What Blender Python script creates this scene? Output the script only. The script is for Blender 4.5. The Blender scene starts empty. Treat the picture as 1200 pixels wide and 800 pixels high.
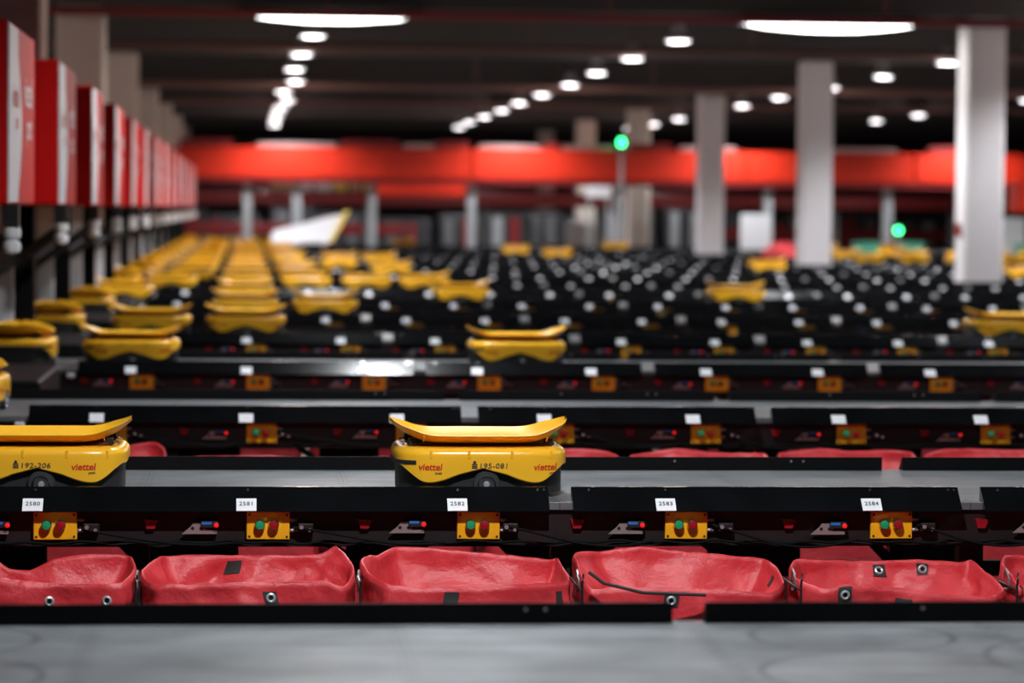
import bpy, math, random
from math import sin, cos, pi, sqrt
from mathutils import Vector, Matrix, noise
random.seed(7)
C = bpy.context.scene.collection
CZ = 1.75            # camera height above the floor
PITCH = 3.507        # distance from lane to lane
TAG = 0.6            # distance from tag to tag
DECK = CZ - 0.839
NL = 17

# ---------------------------------------------------------------- materials
def mat(name, col, rough=0.5, metal=0.0, spec=0.5, emis=None, es=0.0, coat=0.0, noise_amt=0.0, noise_scale=20.0, bump=0.0, bump_scale=200.0, stretch=(1, 1, 1)):
    m = bpy.data.materials.new(name); m.use_nodes = True
    nt = m.node_tree; b = nt.nodes['Principled BSDF']
    b.inputs['Base Color'].default_value = (*col, 1); b.inputs['Roughness'].default_value = rough
    b.inputs['Metallic'].default_value = metal; b.inputs['Specular IOR Level'].default_value = spec
    b.inputs['Coat Weight'].default_value = coat
    if emis:
        b.inputs['Emission Color'].default_value = (*emis, 1); b.inputs['Emission Strength'].default_value = es
    if noise_amt or bump:
        tc = nt.nodes.new('ShaderNodeTexCoord'); mp = nt.nodes.new('ShaderNodeMapping')
        mp.inputs['Scale'].default_value = stretch
        nt.links.new(tc.outputs['Object'], mp.inputs['Vector'])
    if noise_amt:
        n = nt.nodes.new('ShaderNodeTexNoise'); n.inputs['Scale'].default_value = noise_scale; n.inputs['Detail'].default_value = 5
        nt.links.new(mp.outputs['Vector'], n.inputs['Vector'])
        r = nt.nodes.new('ShaderNodeMapRange')
        r.inputs['From Min'].default_value = 0.3; r.inputs['From Max'].default_value = 0.7
        r.inputs['To Min'].default_value = 1 - noise_amt; r.inputs['To Max'].default_value = 1 + noise_amt
        nt.links.new(n.outputs['Fac'], r.inputs['Value'])
        v = nt.nodes.new('ShaderNodeVectorMath'); v.operation = 'SCALE'; v.inputs[0].default_value = col
        nt.links.new(r.outputs['Result'], v.inputs['Scale']); nt.links.new(v.outputs['Vector'], b.inputs['Base Color'])
    if bump:
        n2 = nt.nodes.new('ShaderNodeTexNoise'); n2.inputs['Scale'].default_value = bump_scale; n2.inputs['Detail'].default_value = 3
        nt.links.new(mp.outputs['Vector'], n2.inputs['Vector'])
        bp = nt.nodes.new('ShaderNodeBump'); bp.inputs['Strength'].default_value = bump; bp.inputs['Distance'].default_value = 0.003
        nt.links.new(n2.outputs['Fac'], bp.inputs['Height']); nt.links.new(bp.outputs['Normal'], b.inputs['Normal'])
    return m

M = {}
M['yellow'] = mat('yellow_plastic', (0.96, 0.50, 0.025), 0.27, noise_amt=0.03, noise_scale=8)
M['rail'] = mat('black_matt_rail', (0.005, 0.005, 0.006), 0.5, spec=0.15)
M['tray'] = mat('yellow_tray_plastic', (0.97, 0.51, 0.020), 0.42, spec=0.35)
M['black'] = mat('black_paint', (0.012, 0.012, 0.013), 0.45, noise_amt=0.2, noise_scale=30)
M['panel'] = mat('black_gloss_panel', (0.0035, 0.0038, 0.0045), 0.13, spec=0.40, noise_amt=0.3, noise_scale=6, bump=0.02, bump_scale=4)
M['frame'] = mat('frame_dark_steel', (0.012, 0.005, 0.006), 0.5, noise_amt=0.3, noise_scale=15)
M['chassis'] = mat('chassis_black_plastic', (0.016, 0.016, 0.017), 0.55)
M['cable'] = mat('cable_black', (0.005, 0.005, 0.005), 0.8, spec=0.12)
M['rim'] = mat('wheel_rim_metal', (0.55, 0.56, 0.58), 0.35, 0.5)
M['rubber'] = mat('rubber', (0.02, 0.02, 0.02), 0.7)
M['chrome'] = mat('chrome', (0.75, 0.76, 0.78), 0.2, 1.0)
M['tag'] = mat('white_card', (0.80, 0.81, 0.83), 0.5)
M['ink'] = mat('black_ink', (0.03, 0.03, 0.035), 0.6)
M['redink'] = mat('red_ink', (0.62, 0.03, 0.01), 0.5)
M['boxy'] = mat('yellow_steel_box', (0.95, 0.42, 0.008), 0.4, noise_amt=0.04, noise_scale=40)
M['green'] = mat('green_button', (0.01, 0.33, 0.13), 0.35)
M['redb'] = mat('red_button', (0.32, 0.006, 0.012), 0.35)
M['redled'] = mat('red_led', (0.6, 0.0, 0.01), 0.4, emis=(1, 0.02, 0.02), es=0.3)
M['greenled'] = mat('green_lamp', (0.0, 0.6, 0.3), 0.4, emis=(0.03, 1, 0.20), es=7)
M['blue'] = mat('blue_sensor', (0.03, 0.16, 0.55), 0.4)
M['alu'] = mat('aluminium', (0.45, 0.36, 0.36), 0.4, 0.6)
M['hood'] = mat('red_hood', (0.60, 0.008, 0.008), 0.5, spec=0.12, noise_amt=0.04, noise_scale=3)
M['white'] = mat('white_paint', (0.74, 0.73, 0.75), 0.45)
M['beam'] = mat('red_conveyor', (0.50, 0.020, 0.005), 0.45, spec=0.3, noise_amt=0.05, noise_scale=2)
M['darkred'] = mat('dark_red_paint', (0.22, 0.010, 0.012), 0.5)
M['pipe'] = mat('red_pipe', (0.20, 0.012, 0.014), 0.5)
M['brownpipe'] = mat('brown_pipe', (0.13, 0.065, 0.055), 0.6)
M['steel'] = mat('grey_post', (0.32, 0.33, 0.34), 0.45, noise_amt=0.08)
M['grey'] = mat('grey_panel', (0.13, 0.13, 0.135), 0.55, noise_amt=0.1, noise_scale=3)
M['dgrey'] = mat('dark_panel', (0.03, 0.03, 0.033), 0.55)
M['ceil'] = mat('ceiling_paint', (0.045, 0.048, 0.05), 0.8, noise_amt=0.1, noise_scale=2)
M['ceilbeam'] = mat('ceiling_beam_paint', (0.055, 0.05, 0.048), 0.8)
M['column'] = mat('column_plaster', (0.66, 0.63, 0.64), 0.7, noise_amt=0.03, noise_scale=3)
M['tancolumn'] = mat('tan_column_plaster', (0.58, 0.50, 0.43), 0.75, noise_amt=0.03, noise_scale=3)
M['floor'] = mat('floor_concrete', (0.06, 0.06, 0.06), 0.5, noise_amt=0.15, noise_scale=4)
M['lamp'] = mat('lamp_lens', (0.9, 0.95, 1.0), 0.3, emis=(0.80, 0.90, 1.0), es=2.6)
M['litoval'] = mat('lit_ceiling_oval', (0.9, 0.95, 1.0), 0.3, emis=(1.0, 0.98, 0.95), es=6)
M['cardboard'] = mat('cardboard', (0.45, 0.30, 0.16), 0.7)
M['parcely'] = mat('yellow_parcel', (0.75, 0.55, 0.12), 0.6)
M['teal'] = mat('teal_plastic', (0.10, 0.42, 0.30), 0.5)
M['liftplate'] = mat('dark_red_lift_plate', (0.10, 0.012, 0.008), 0.5)

def bag_material():
    m = bpy.data.materials.new('red_woven_tarp'); m.use_nodes = True
    nt = m.node_tree; b = nt.nodes['Principled BSDF']; L = nt.links.new
    tc = nt.nodes.new('ShaderNodeTexCoord')
    n = nt.nodes.new('ShaderNodeTexNoise'); n.inputs['Scale'].default_value = 14; n.inputs['Detail'].default_value = 6
    L(tc.outputs['Object'], n.inputs['Vector'])
    cr = nt.nodes.new('ShaderNodeValToRGB'); cr.color_ramp.elements[0].position = 0.3; cr.color_ramp.elements[1].position = 0.75
    cr.color_ramp.elements[0].color = (0.56, 0.026, 0.036, 1); cr.color_ramp.elements[1].color = (0.72, 0.058, 0.066, 1)
    L(n.outputs['Fac'], cr.inputs['Fac']); L(cr.outputs['Color'], b.inputs['Base Color'])
    b.inputs['Roughness'].default_value = 0.36; b.inputs['Specular IOR Level'].default_value = 0.55
    w = nt.nodes.new('ShaderNodeTexNoise'); w.inputs['Scale'].default_value = 42; w.inputs['Detail'].default_value = 8; w.inputs['Roughness'].default_value = 0.65
    mp = nt.nodes.new('ShaderNodeMapping'); mp.inputs['Rotation'].default_value = (0.3, 0.5, 0.6); mp.inputs['Scale'].default_value = (1, 2.2, 1)
    L(tc.outputs['Object'], mp.inputs['Vector']); L(mp.outputs['Vector'], w.inputs['Vector'])
    bp = nt.nodes.new('ShaderNodeBump'); bp.inputs['Strength'].default_value = 0.65; bp.inputs['Distance'].default_value = 0.006
    L(w.outputs['Fac'], bp.inputs['Height']); L(bp.outputs['Normal'], b.inputs['Normal'])
    return m
M['bag'] = bag_material()

def deck_material(name, rings, base_val=0.175):
    """brushed grey plates with double rows of bolts every 0.6 m; rings = worn turning circles"""
    m = bpy.data.materials.new(name); m.use_nodes = True
    nt = m.node_tree; b = nt.nodes['Principled BSDF']; L = nt.links.new
    def mth(op, a, c=None, clamp=False):
        n = nt.nodes.new('ShaderNodeMath'); n.operation = op; n.use_clamp = clamp
        for i, v in enumerate((a, c)):
            if v is None: continue
            if isinstance(v, (int, float)): n.inputs[i].default_value = v
            else: L(v, n.inputs[i])
        return n.outputs[0]
    tc = nt.nodes.new('ShaderNodeTexCoord'); sx = nt.nodes.new('ShaderNodeSeparateXYZ'); L(tc.outputs['Object'], sx.inputs[0])
    x, y = sx.outputs['X'], sx.outputs['Y']
    mp = nt.nodes.new('ShaderNodeMapping'); mp.inputs['Scale'].default_value = (0.5, 16, 1); L(tc.outputs['Object'], mp.inputs['Vector'])
    n1 = nt.nodes.new('ShaderNodeTexNoise'); n1.inputs['Scale'].default_value = 2.2; n1.inputs['Detail'].default_value = 5
    L(mp.outputs['Vector'], n1.inputs['Vector'])
    n2 = nt.nodes.new('ShaderNodeTexNoise'); n2.inputs['Scale'].default_value = 5; n2.inputs['Detail'].default_value = 6
    L(tc.outputs['Object'], n2.inputs['Vector'])
    base = mth('ADD', mth('MULTIPLY', n1.outputs['Fac'], 0.5), mth('MULTIPLY', n2.outputs['Fac'], 0.5))
    val = mth('ADD', mth('MULTIPLY', mth('SUBTRACT', base, 0.5), 0.42), base_val)
    # bolts
    u = mth('SUBTRACT', mth('FLOORED_MODULO', mth('ADD', x, 0.0), 0.6), 0.3)
    au = mth('SUBTRACT', mth('ABSOLUTE', u), 0.013)
    v = mth('SUBTRACT', mth('FLOORED_MODULO', y, 0.07), 0.035)
    d = mth('SQRT', mth('ADD', mth('MULTIPLY', au, au), mth('MULTIPLY', v, v)))
    bolt = mth('LESS_THAN', d, 0.006)
    seam = mth('MULTIPLY', mth('LESS_THAN', mth('ABSOLUTE', u), 0.0012), 0.7)
    mask = mth('MAXIMUM', mth('MULTIPLY', bolt, 0.85), seam)
    for (cx, cy, r) in rings:
        dx = mth('SUBTRACT', x, cx); dy = mth('SUBTRACT', y, cy)
        dd = mth('SQRT', mth('ADD', mth('MULTIPLY', dx, dx), mth('MULTIPLY', dy, dy)))
        e = mth('SUBTRACT', 1.0, mth('MULTIPLY', mth('ABSOLUTE', mth('SUBTRACT', dd, r)), 75), True)
        mask = mth('MAXIMUM', mask, mth('MULTIPLY', e, 0.5))
    val = mth('MULTIPLY', val, mth('SUBTRACT', 1.0, mask))
    cb = nt.nodes.new('ShaderNodeCombineColor')
    L(mth('MULTIPLY', val, 0.93), cb.inputs[0]); L(mth('MULTIPLY', val, 0.99), cb.inputs[1]); L(mth('MULTIPLY', val, 1.03), cb.inputs[2])
    L(cb.outputs[0], b.inputs['Base Color'])
    b.inputs['Roughness'].default_value = 0.42; b.inputs['Metallic'].default_value = 0.25
    return m
M['deck'] = deck_material('lane_plate_grey', [])
M['deckworn_dimmed'] = deck_material('lane_plate_worn_dimmed', [(-0.6, 0.88, 0.2), (1.2, 0.88, 0.2), (1.22, 0.40, 0.28), (1.75, 0.55, 0.35), (-0.62, 0.42, 0.26)], 0.125)  # real worn rings; base also darkened to offset the lamp right above

# ---------------------------------------------------------------- mesh builder
class MB:
    def __init__(s): s.v = []; s.f = []; s.m = []; s.sm = []
    def add(s, vs, fs, mi=0, smooth=False):
        o = len(s.v); s.v += [tuple(p) for p in vs]
        for f in fs: s.f.append(tuple(i + o for i in f)); s.m.append(mi); s.sm.append(smooth)
        return s
    def box(s, x0, x1, y0, y1, z0, z1, mi=0, bev=0.0):
        if bev:
            return s.bevbox(x0, x1, y0, y1, z0, z1, bev, mi)
        vs = [(x, y, z) for z in (z0, z1) for y in (y0, y1) for x in (x0, x1)]
        return s.add(vs, [(0, 2, 3, 1), (4, 5, 7, 6), (0, 1, 5, 4), (2, 6, 7, 3), (0, 4, 6, 2), (1, 3, 7, 5)], mi)
    def bevbox(s, x0, x1, y0, y1, z0, z1, b, mi=0):
        # chamfered in all edges
        vs = []; idx = {}
        for ix, (xa, xs) in enumerate(((x0, 1), (x1, -1))):
            for iy, (ya, ys) in enumerate(((y0, 1), (y1, -1))):
                for iz, (za, zs) in enumerate(((z0, 1), (z1, -1))):
                    for ax in range(3):
                        p = [xa + xs * b, ya + ys * b, za + zs * b]
                        p[ax] = (xa, ya, za)[ax]
                        idx[ix, iy, iz, ax] = len(vs); vs.append(p)
        F = []
        g = lambda x, y, z, a: idx[x, y, z, a]
        for k in (0, 1):
            q = [g(k, 0, 0, 0), g(k, 1, 0, 0), g(k, 1, 1, 0), g(k, 0, 1, 0)]; F.append(q if k else q[::-1])
            q = [g(0, k, 0, 1), g(1, k, 0, 1), g(1, k, 1, 1), g(0, k, 1, 1)]; F.append(q[::-1] if k else q)
            q = [g(0, 0, k, 2), g(1, 0, k, 2), g(1, 1, k, 2), g(0, 1, k, 2)]; F.append(q if k else q[::-1])
        for a in (0, 1):
            for c in (0, 1):
                F.append([g(0, a, c, 1), g(1, a, c, 1), g(1, a, c, 2), g(0, a, c, 2)])
                F.append([g(a, 0, c, 0), g(a, 1, c, 0), g(a, 1, c, 2), g(a, 0, c, 2)])
                F.append([g(a, c, 0, 0), g(a, c, 1, 0), g(a, c, 1, 1), g(a, c, 0, 1)])
                for e in (0, 1): F.append([g(a, c, e, 0), g(a, c, e, 1), g(a, c, e, 2)])
        return s.add(vs, F, mi)
    def loft(s, rings, mi=0, smooth=True, closed=True, cap0=False, cap1=False):
        n = len(rings[0]); o = [p for r in rings for p in r]; F = []
        for i in range(len(rings) - 1):
            for j in range(n if closed else n - 1):
                k = (j + 1) % n
                F.append((i * n + j, i * n + k, (i + 1) * n + k, (i + 1) * n + j))
        s.add(o, F, mi, smooth)
        if cap0: s.add(rings[0], [tuple(range(n))[::-1]], mi)
        if cap1: s.add(rings[-1], [tuple(range(n))], mi)
        return s
    def cyl(s, p0, p1, r0, r1=None, n=20, mi=0, caps=True, smooth=True):
        r1 = r0 if r1 is None else r1
        p0, p1 = Vector(p0), Vector(p1); d = (p1 - p0).normalized()
        a = d.orthogonal().normalized(); b = d.cross(a)
        R = [[p + (a * cos(2 * pi * i / n) + b * sin(2 * pi * i / n)) * r for i in range(n)] for p, r in ((p0, r0), (p1, r1))]
        return s.loft(R, mi, smooth, True, caps, caps)
    def lathe(s, c, axis, prof, n=24, mi=0, smooth=True, caps=True):
        c = Vector(c); d = Vector(axis).normalized(); a = d.orthogonal().normalized(); b = d.cross(a)
        R = [[c + d * h + (a * cos(2 * pi * i / n) + b * sin(2 * pi * i / n)) * max(r, 1e-5) for i in range(n)] for r, h in prof]
        return s.loft(R, mi, smooth, True, caps, caps)
    def tube(s, pts, r, n=8, mi=0):
        pts = [Vector(p) for p in pts]; R = []
        up = Vector((0.13, 0.31, 0.94)).normalized()
        for i, p in enumerate(pts):
            d = (pts[min(i + 1, len(pts) - 1)] - pts[max(i - 1, 0)]).normalized()
            a = d.cross(up).normalized(); b = d.cross(a)
            R.append([p + (a * cos(2 * pi * k / n) + b * sin(2 * pi * k / n)) * r for k in range(n)])
        return s.loft(R, mi, True, True, True, True)
    def prism(s, poly, x0, x1, mi=0):
        """poly of (y, z) swept along x"""
        n = len(poly); vs = [(x, y, z) for x in (x0, x1) for y, z in poly]
        F = [tuple(range(n)), tuple(range(n, 2 * n))[::-1]]
        for i in range(n): k = (i + 1) % n; F.append((i, n + i, n + k, k))
        return s.add(vs, F, mi)
    def build(s, name, mats, parent=None, loc=None):
        me = bpy.data.meshes.new(name); me.from_pydata(s.v, [], s.f)
        for m in (mats if isinstance(mats, (list, tuple)) else [mats]): me.materials.append(m)
        me.polygons.foreach_set('material_index', s.m); me.polygons.foreach_set('use_smooth', s.sm)
        import bmesh
        bm = bmesh.new(); bm.from_mesh(me); bmesh.ops.remove_doubles(bm, verts=bm.verts, dist=1e-6)
        bmesh.ops.recalc_face_normals(bm, faces=bm.faces)
        for e in bm.edges:
            if len(e.link_faces) == 2 and e.calc_face_angle(0) > 0.6: e.smooth = False
        bm.to_mesh(me); bm.free()
        o = bpy.data.objects.new(name, me); C.objects.link(o)
        if parent: o.parent = parent
        if loc: o.location = loc
        return o

def tag(o, label, cat, group=None):
    o['label'] = label; o['category'] = cat
    if group: o['group'] = group
    return o
def empty(name, loc, rz=0.0):
    o = bpy.data.objects.new(name, None); C.objects.link(o); o.location = loc; o.rotation_euler.z = rz
    o.empty_display_size = 0.1
    return o
def struct(o): o['kind'] = 'structure'; return o
def copy_tree(o, parent=None):
    c = o.copy(); C.objects.link(c); c.parent = parent
    for ch in [x for x in KIDS.get(o.name, [])]: copy_tree(ch, c)
    return c
KIDS = {}
def remember(root):
    for o in bpy.data.objects:
        if o.parent: KIDS.setdefault(o.parent.name, [])
    for o in list(C.objects):
        if o.parent and o not in KIDS[o.parent.name]: KIDS[o.parent.name].append(o)
ORD = ['', 'first', 'second', 'third', 'fourth', 'fifth', 'sixth', 'seventh', 'eighth', 'ninth', 'tenth', 'eleventh', 'twelfth', 'thirteenth',
       'fourteenth', 'fifteenth', 'sixteenth', 'seventeenth', 'eighteenth', 'nineteenth', 'twentieth']
def lane_word(r): return 'front lane' if r == 1 else ORD[r] + ' lane from the front'

def text_mesh(s, size, shear=0.0, bold=0.0, align='CENTER', space=1.0):
    cu = bpy.data.curves.new('txt', 'FONT'); cu.body = s; cu.size = size; cu.shear = shear; cu.offset = bold
    cu.align_x = align; cu.align_y = 'CENTER'; cu.space_character = space; cu.resolution_u = 3
    o = bpy.data.objects.new('txt', cu); C.objects.link(o)
    dg = bpy.context.evaluated_depsgraph_get(); me = bpy.data.meshes.new_from_object(o.evaluated_get(dg))
    vs = [v.co.copy() for v in me.vertices]; fs = [tuple(p.vertices) for p in me.polygons]
    bpy.data.objects.remove(o); bpy.data.curves.remove(cu); bpy.data.meshes.remove(me)
    return vs, fs

# ---------------------------------------------------------------- camera
cam_d = bpy.data.cameras.new('camera'); cam = bpy.data.objects.new('camera', cam_d); C.objects.link(cam)
bpy.context.scene.camera = cam
cam_d.sensor_width = 36; cam_d.lens = 3500 * 36 / 1200; cam_d.clip_end = 400
yaw, pit, rol = 0.0890, 0.0441, 0.0086
Rv = Vector((cos(yaw), -sin(yaw), 0)); Fv = Vector((sin(yaw) * cos(pit), cos(yaw) * cos(pit), -sin(pit)))
Uv = Vector((sin(yaw) * sin(pit), cos(yaw) * sin(pit), cos(pit)))
R2 = Rv * cos(rol) + Uv * sin(rol); U2 = Uv * cos(rol) - Rv * sin(rol)
mw = Matrix((R2, U2, -Fv)).transposed().to_4x4(); mw.translation = (0, 0, CZ)
cam.matrix_world = mw
cam_d.dof.use_dof = True; cam_d.dof.focus_distance = 8.6; cam_d.dof.aperture_fstop = 2.8

# ---------------------------------------------------------------- room
YC = [35.35 + 10.521 * i for i in range(-1, 6)]
struct(MB().box(-14, 34, -8, 104, -0.1, 0).build('floor', M['floor']))
struct(MB().box(-14, 34, -8, 104, CZ + 2.95, CZ + 3.05).build('ceiling', M['ceil']))
struct(MB().box(-14.2, -14, -8, 104, 0, CZ + 2.95).build('wall_left', M['dgrey']))
struct(MB().box(34, 34.2, -8, 104, 0, CZ + 2.95).build('wall_right', M['dgrey']))
struct(MB().box(-14, 34, 104, 104.2, 0, CZ + 2.95).build('wall_back', M['dgrey']))
struct(MB().box(-14, 34, -8.2, -8, 0, CZ + 2.95).build('wall_front', M['dgrey']))
nt_ = 0
for y in [35.35 + 10.521 * i for i in range(-4, 7)]:
    nt_ += 1
    struct(MB().box(-14, 34, y - 0.2, y + 0.2, CZ + 2.34, CZ + 2.95).build('trim_%d' % nt_, M['ceilbeam']))
for i, (x, y, z, m, r) in enumerate([(0, 33.9, 2.19, 'pipe', 0.05), (0, 37.3, 2.62, 'pipe', 0.045), (0, 43.0, 2.30, 'brownpipe', 0.06), (0, 53.6, 2.18, 'brownpipe', 0.07), (0, 64, 2.25, 'brownpipe', 0.07)]):
    nt_ += 1
    b = MB().cyl((-13.9, y, CZ + z), (33.9, y, CZ + z), r, n=12)
    for k in range(-4, 11): b.cyl((k * 3.2 + 0.9, y, CZ + z), (k * 3.2 + 0.9, y, CZ + 2.96), 0.014, n=8)
    struct(b.build('trim_%d' % nt_, M[m]))
# columns: left row and right row, every third lane
sides = {(-1.93): 'left', 8.79: 'right'}
nL = nR = 0
for i, y in enumerate(YC):
    for X, side in sides.items():
        if side == 'right' and i == 0: continue
        m = M['column'] if (side == 'right' and i < 4) else M['tancolumn']
        hc = 0.24 if side == 'right' else 0.28
        b = MB().bevbox(X - hc, X + hc, y - hc, y + hc, 0, CZ + 2.34, 0.03)
        b.box(X - hc - 0.02, X + hc + 0.02, y - hc - 0.02, y + hc + 0.02, 0, 0.12)
        o = b.build('column', m)
        if side == 'right':
            nR += 1
            w = ['nearest and widest white column, at the right edge', 'second white column from the right edge', 'third white column from the right edge',
                 'tan column crossing behind the red overhead conveyor', 'fifth column of the right row, behind the conveyor', 'farthest column of the right row']
            tag(o, 'square plastered ' + w[nR - 1], 'column', 'columns of the right row')
        else:
            nL += 1
            tag(o, 'tan column behind the red hoods, %s from the camera in the left row' % ORD[nL], 'column', 'columns of the left row')
# small red signs on two columns
tag(MB().bevbox(8.79 - 0.262, 8.79 - 0.241, YC[1] - 0.12, YC[1] + 0.12, CZ - 0.28, CZ - 0.12, 0.003).build('wall_sign', M['darkred']), 'small red sign on the side of the nearest white column', 'sign')

# ---------------------------------------------------------------- lamps
def add_fill(x, y, z, power=16):  # fill light added below the lens, its warm tint standing in for bounce
    d = bpy.data.lights.new('fill_light', 'POINT'); d.energy = power; d.shadow_soft_size = 0.15; d.color = (1.0, 0.80, 0.74)
    o = bpy.data.objects.new('fill_light', d); C.objects.link(o); o.location = (x, y, z)
def add_spot(x, y, z, power, ang=144, blend=0.65, rad=0.16, col=(0.93, 0.96, 1.0)):
    d = bpy.data.lights.new('lamp_light', 'SPOT'); d.energy = power; d.spot_size = math.radians(ang); d.spot_blend = blend
    d.shadow_soft_size = rad; d.color = col
    o = bpy.data.objects.new('lamp_light', d); C.objects.link(o); o.location = (x, y, z)
    return o
LZ = CZ + 2.2
proto = empty('high_bay_lamp', (0.77, 6.05, LZ))
MB().lathe((0, 0, 0), (0, 0, 1), [(0.17, 0.0), (0.175, 0.02), (0.14, 0.06), (0.09, 0.10), (0.085, 0.2), (0.03, 0.23)], 24).build('housing', M['steel'], proto)
MB().lathe((0, 0, -0.012), (0, 0, 1), [(0.001, 0.0), (0.11, 0.0), (0.155, 0.012), (0.16, 0.02)], 24).build('lens', M['lamp'], proto)
MB().cyl((0, 0, 0.22), (0, 0, 0.75), 0.012, n=8).build('hanging_rod', M['black'], proto)
remember(proto)
first = True
lines = [(-4.1, 'far left row', 15), (0.77, 'left row', 17), (5.65, 'middle row', 17), (10.3, 'right row', 17), (15.1, 'far right row', 15)]
for X, lw, cnt in lines:
    for i in range(cnt):
        y = 6.05 + 4.65 * i
        if X > 12 and i < 5: continue
        if i == 6 and X in (0.77, 5.65): continue
        if X < 0 and i < 4: continue
        o = proto if first else copy_tree(proto)
        first = False; jit = random.uniform(-0.08, 0.08)
        o.location = (X + jit, y, LZ)
        tag(o, 'bright hanging bay lamp, %s from the camera in the %s' % (ORD[i + 1], lw), 'ceiling lamp', 'high bay lamps')
        add_spot(X + jit, y, LZ - 0.03, (430 if i == 0 and X == 0.77 else (120 if i == 0 else 290)) if i < 5 else 430, rad=0.08 if i == 0 else 0.16)
        if i >= 4: add_fill(X + jit, y, LZ - 0.12)
# two glowing ovals standing in for brightly lit patches of ceiling
for X, Y, w in ((0.98, 35.0, 'above the left robots'), (6.95, 35.4, 'between the white columns')):
    t = empty('oval_lit_ceiling', (X, Y, CZ + 2.25))
    r1 = [[(a * cos(2 * pi * i / 40), a * 0.5 * sin(2 * pi * i / 40), h) for i in range(40)] for a, h in ((1.18, 0.0), (1.2, 0.03), (1.0, 0.09), (0.3, 0.12))]
    MB().loft(r1, 0, True, True, False, True).build('housing', M['steel'], t)
    r2 = [[(a * cos(2 * pi * i / 40), a * 0.5 * sin(2 * pi * i / 40), h) for i in range(40)] for a, h in ((1.16, 0.01), (0.8, -0.05), (0.4, -0.085), (0.02, -0.09))]
    MB().loft(r2, 0, True, True, False, True).build('glowing_underside', M['litoval'], t)
    b = MB()
    for sx in (-0.6, 0.6): b.cyl((sx, 0, 0.1), (sx, 0, 0.75), 0.01, n=8)
    b.build('hanging_rod', M['black'], t)
    tag(t, 'very wide glowing oval standing in for lit ceiling ' + w, 'ceiling lamp')
    add_spot(X, Y, CZ + 2.1, 300, 140, 0.5, 0.6)
# lamps over the camera end of the hall
for X, Y in ((0.77, 1.4), (5.72, 1.4)):
    o = copy_tree(proto); o.location = (X, Y, LZ)
    tag(o, 'hanging high bay lamp above the camera end of the %s row' % ('left' if X < 2 else 'middle'), 'ceiling lamp', 'high bay lamps')
    add_spot(X, Y, LZ - 0.03, 80)

w = bpy.data.worlds.new('world'); bpy.context.scene.world = w; w.use_nodes = True
w.node_tree.nodes['Background'].inputs[0].default_value = (0.7, 0.8, 1.0, 1); w.node_tree.nodes['Background'].inputs[1].default_value = 0.02

# ---------------------------------------------------------------- sorting lanes
# object origin of a lane: x = 0, y = foot of the sloping edge panel, z = 0 (floor)
def lane_y(r): return 8.497 + (r - 1) * PITCH - (0.06 if r == 0 else 0)
PB = [(-0.037, DECK - 0.021), (0.033, DECK + 0.043), (0.040, DECK + 0.043), (0.040, DECK), (0.0, DECK), (0.0, DECK - 0.021)]
BK = [(1.108 + 0.037, DECK - 0.021), (1.108 - 0.033, DECK + 0.043), (1.108 - 0.040, DECK + 0.043), (1.108 - 0.040, DECK), (1.108, DECK), (1.108, DECK - 0.021)]
sl = Vector((0, 0.07, 0.064)).normalized(); nrm = Vector((0, -0.064, 0.07)).normalized()
def on_slope(x, a, off): p = Vector((x, -0.037, DECK - 0.021)) + sl * a + nrm * off; return p
def slope_box(b, x, a0, a1, hw, t, mi=0, skew=0.0):
    vs = [on_slope(x + sx * hw + skew * (a - a0), a, o) for o in (0.0002, t) for a in (a0, a1) for sx in (-1, 1)]
    b.add(vs, [(0, 2, 3, 1), (4, 5, 7, 6), (0, 1, 5, 4), (2, 6, 7, 3), (0, 4, 6, 2), (1, 3, 7, 5)], mi)
def xmax(Y): return 0.276 * Y + 1.2
tag_cache = {}
def make_tag(x, num, parent, tilt=0.0):
    b = MB(); slope_box(b, 0, 0.0, 0.047, 0.0285, 0.003, 0, tilt)
    if num:
        vs, fs = text_mesh(num, 0.0185, 0, 0.0004, space=1.15)
        b.add([on_slope(v.x, 0.026 + v.y * 1.1, 0.0036) for v in vs], fs, 1)
    o = b.build('number_tag', [M['tag'], M['ink']], parent); o.location.x = x
    o['label'] = 'white card tag printed %s' % num if num else 'white card tag'
    return o
plain_tag = None
side_bracket = None
lanes = {}
cable_rng = random.Random(3)
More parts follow.
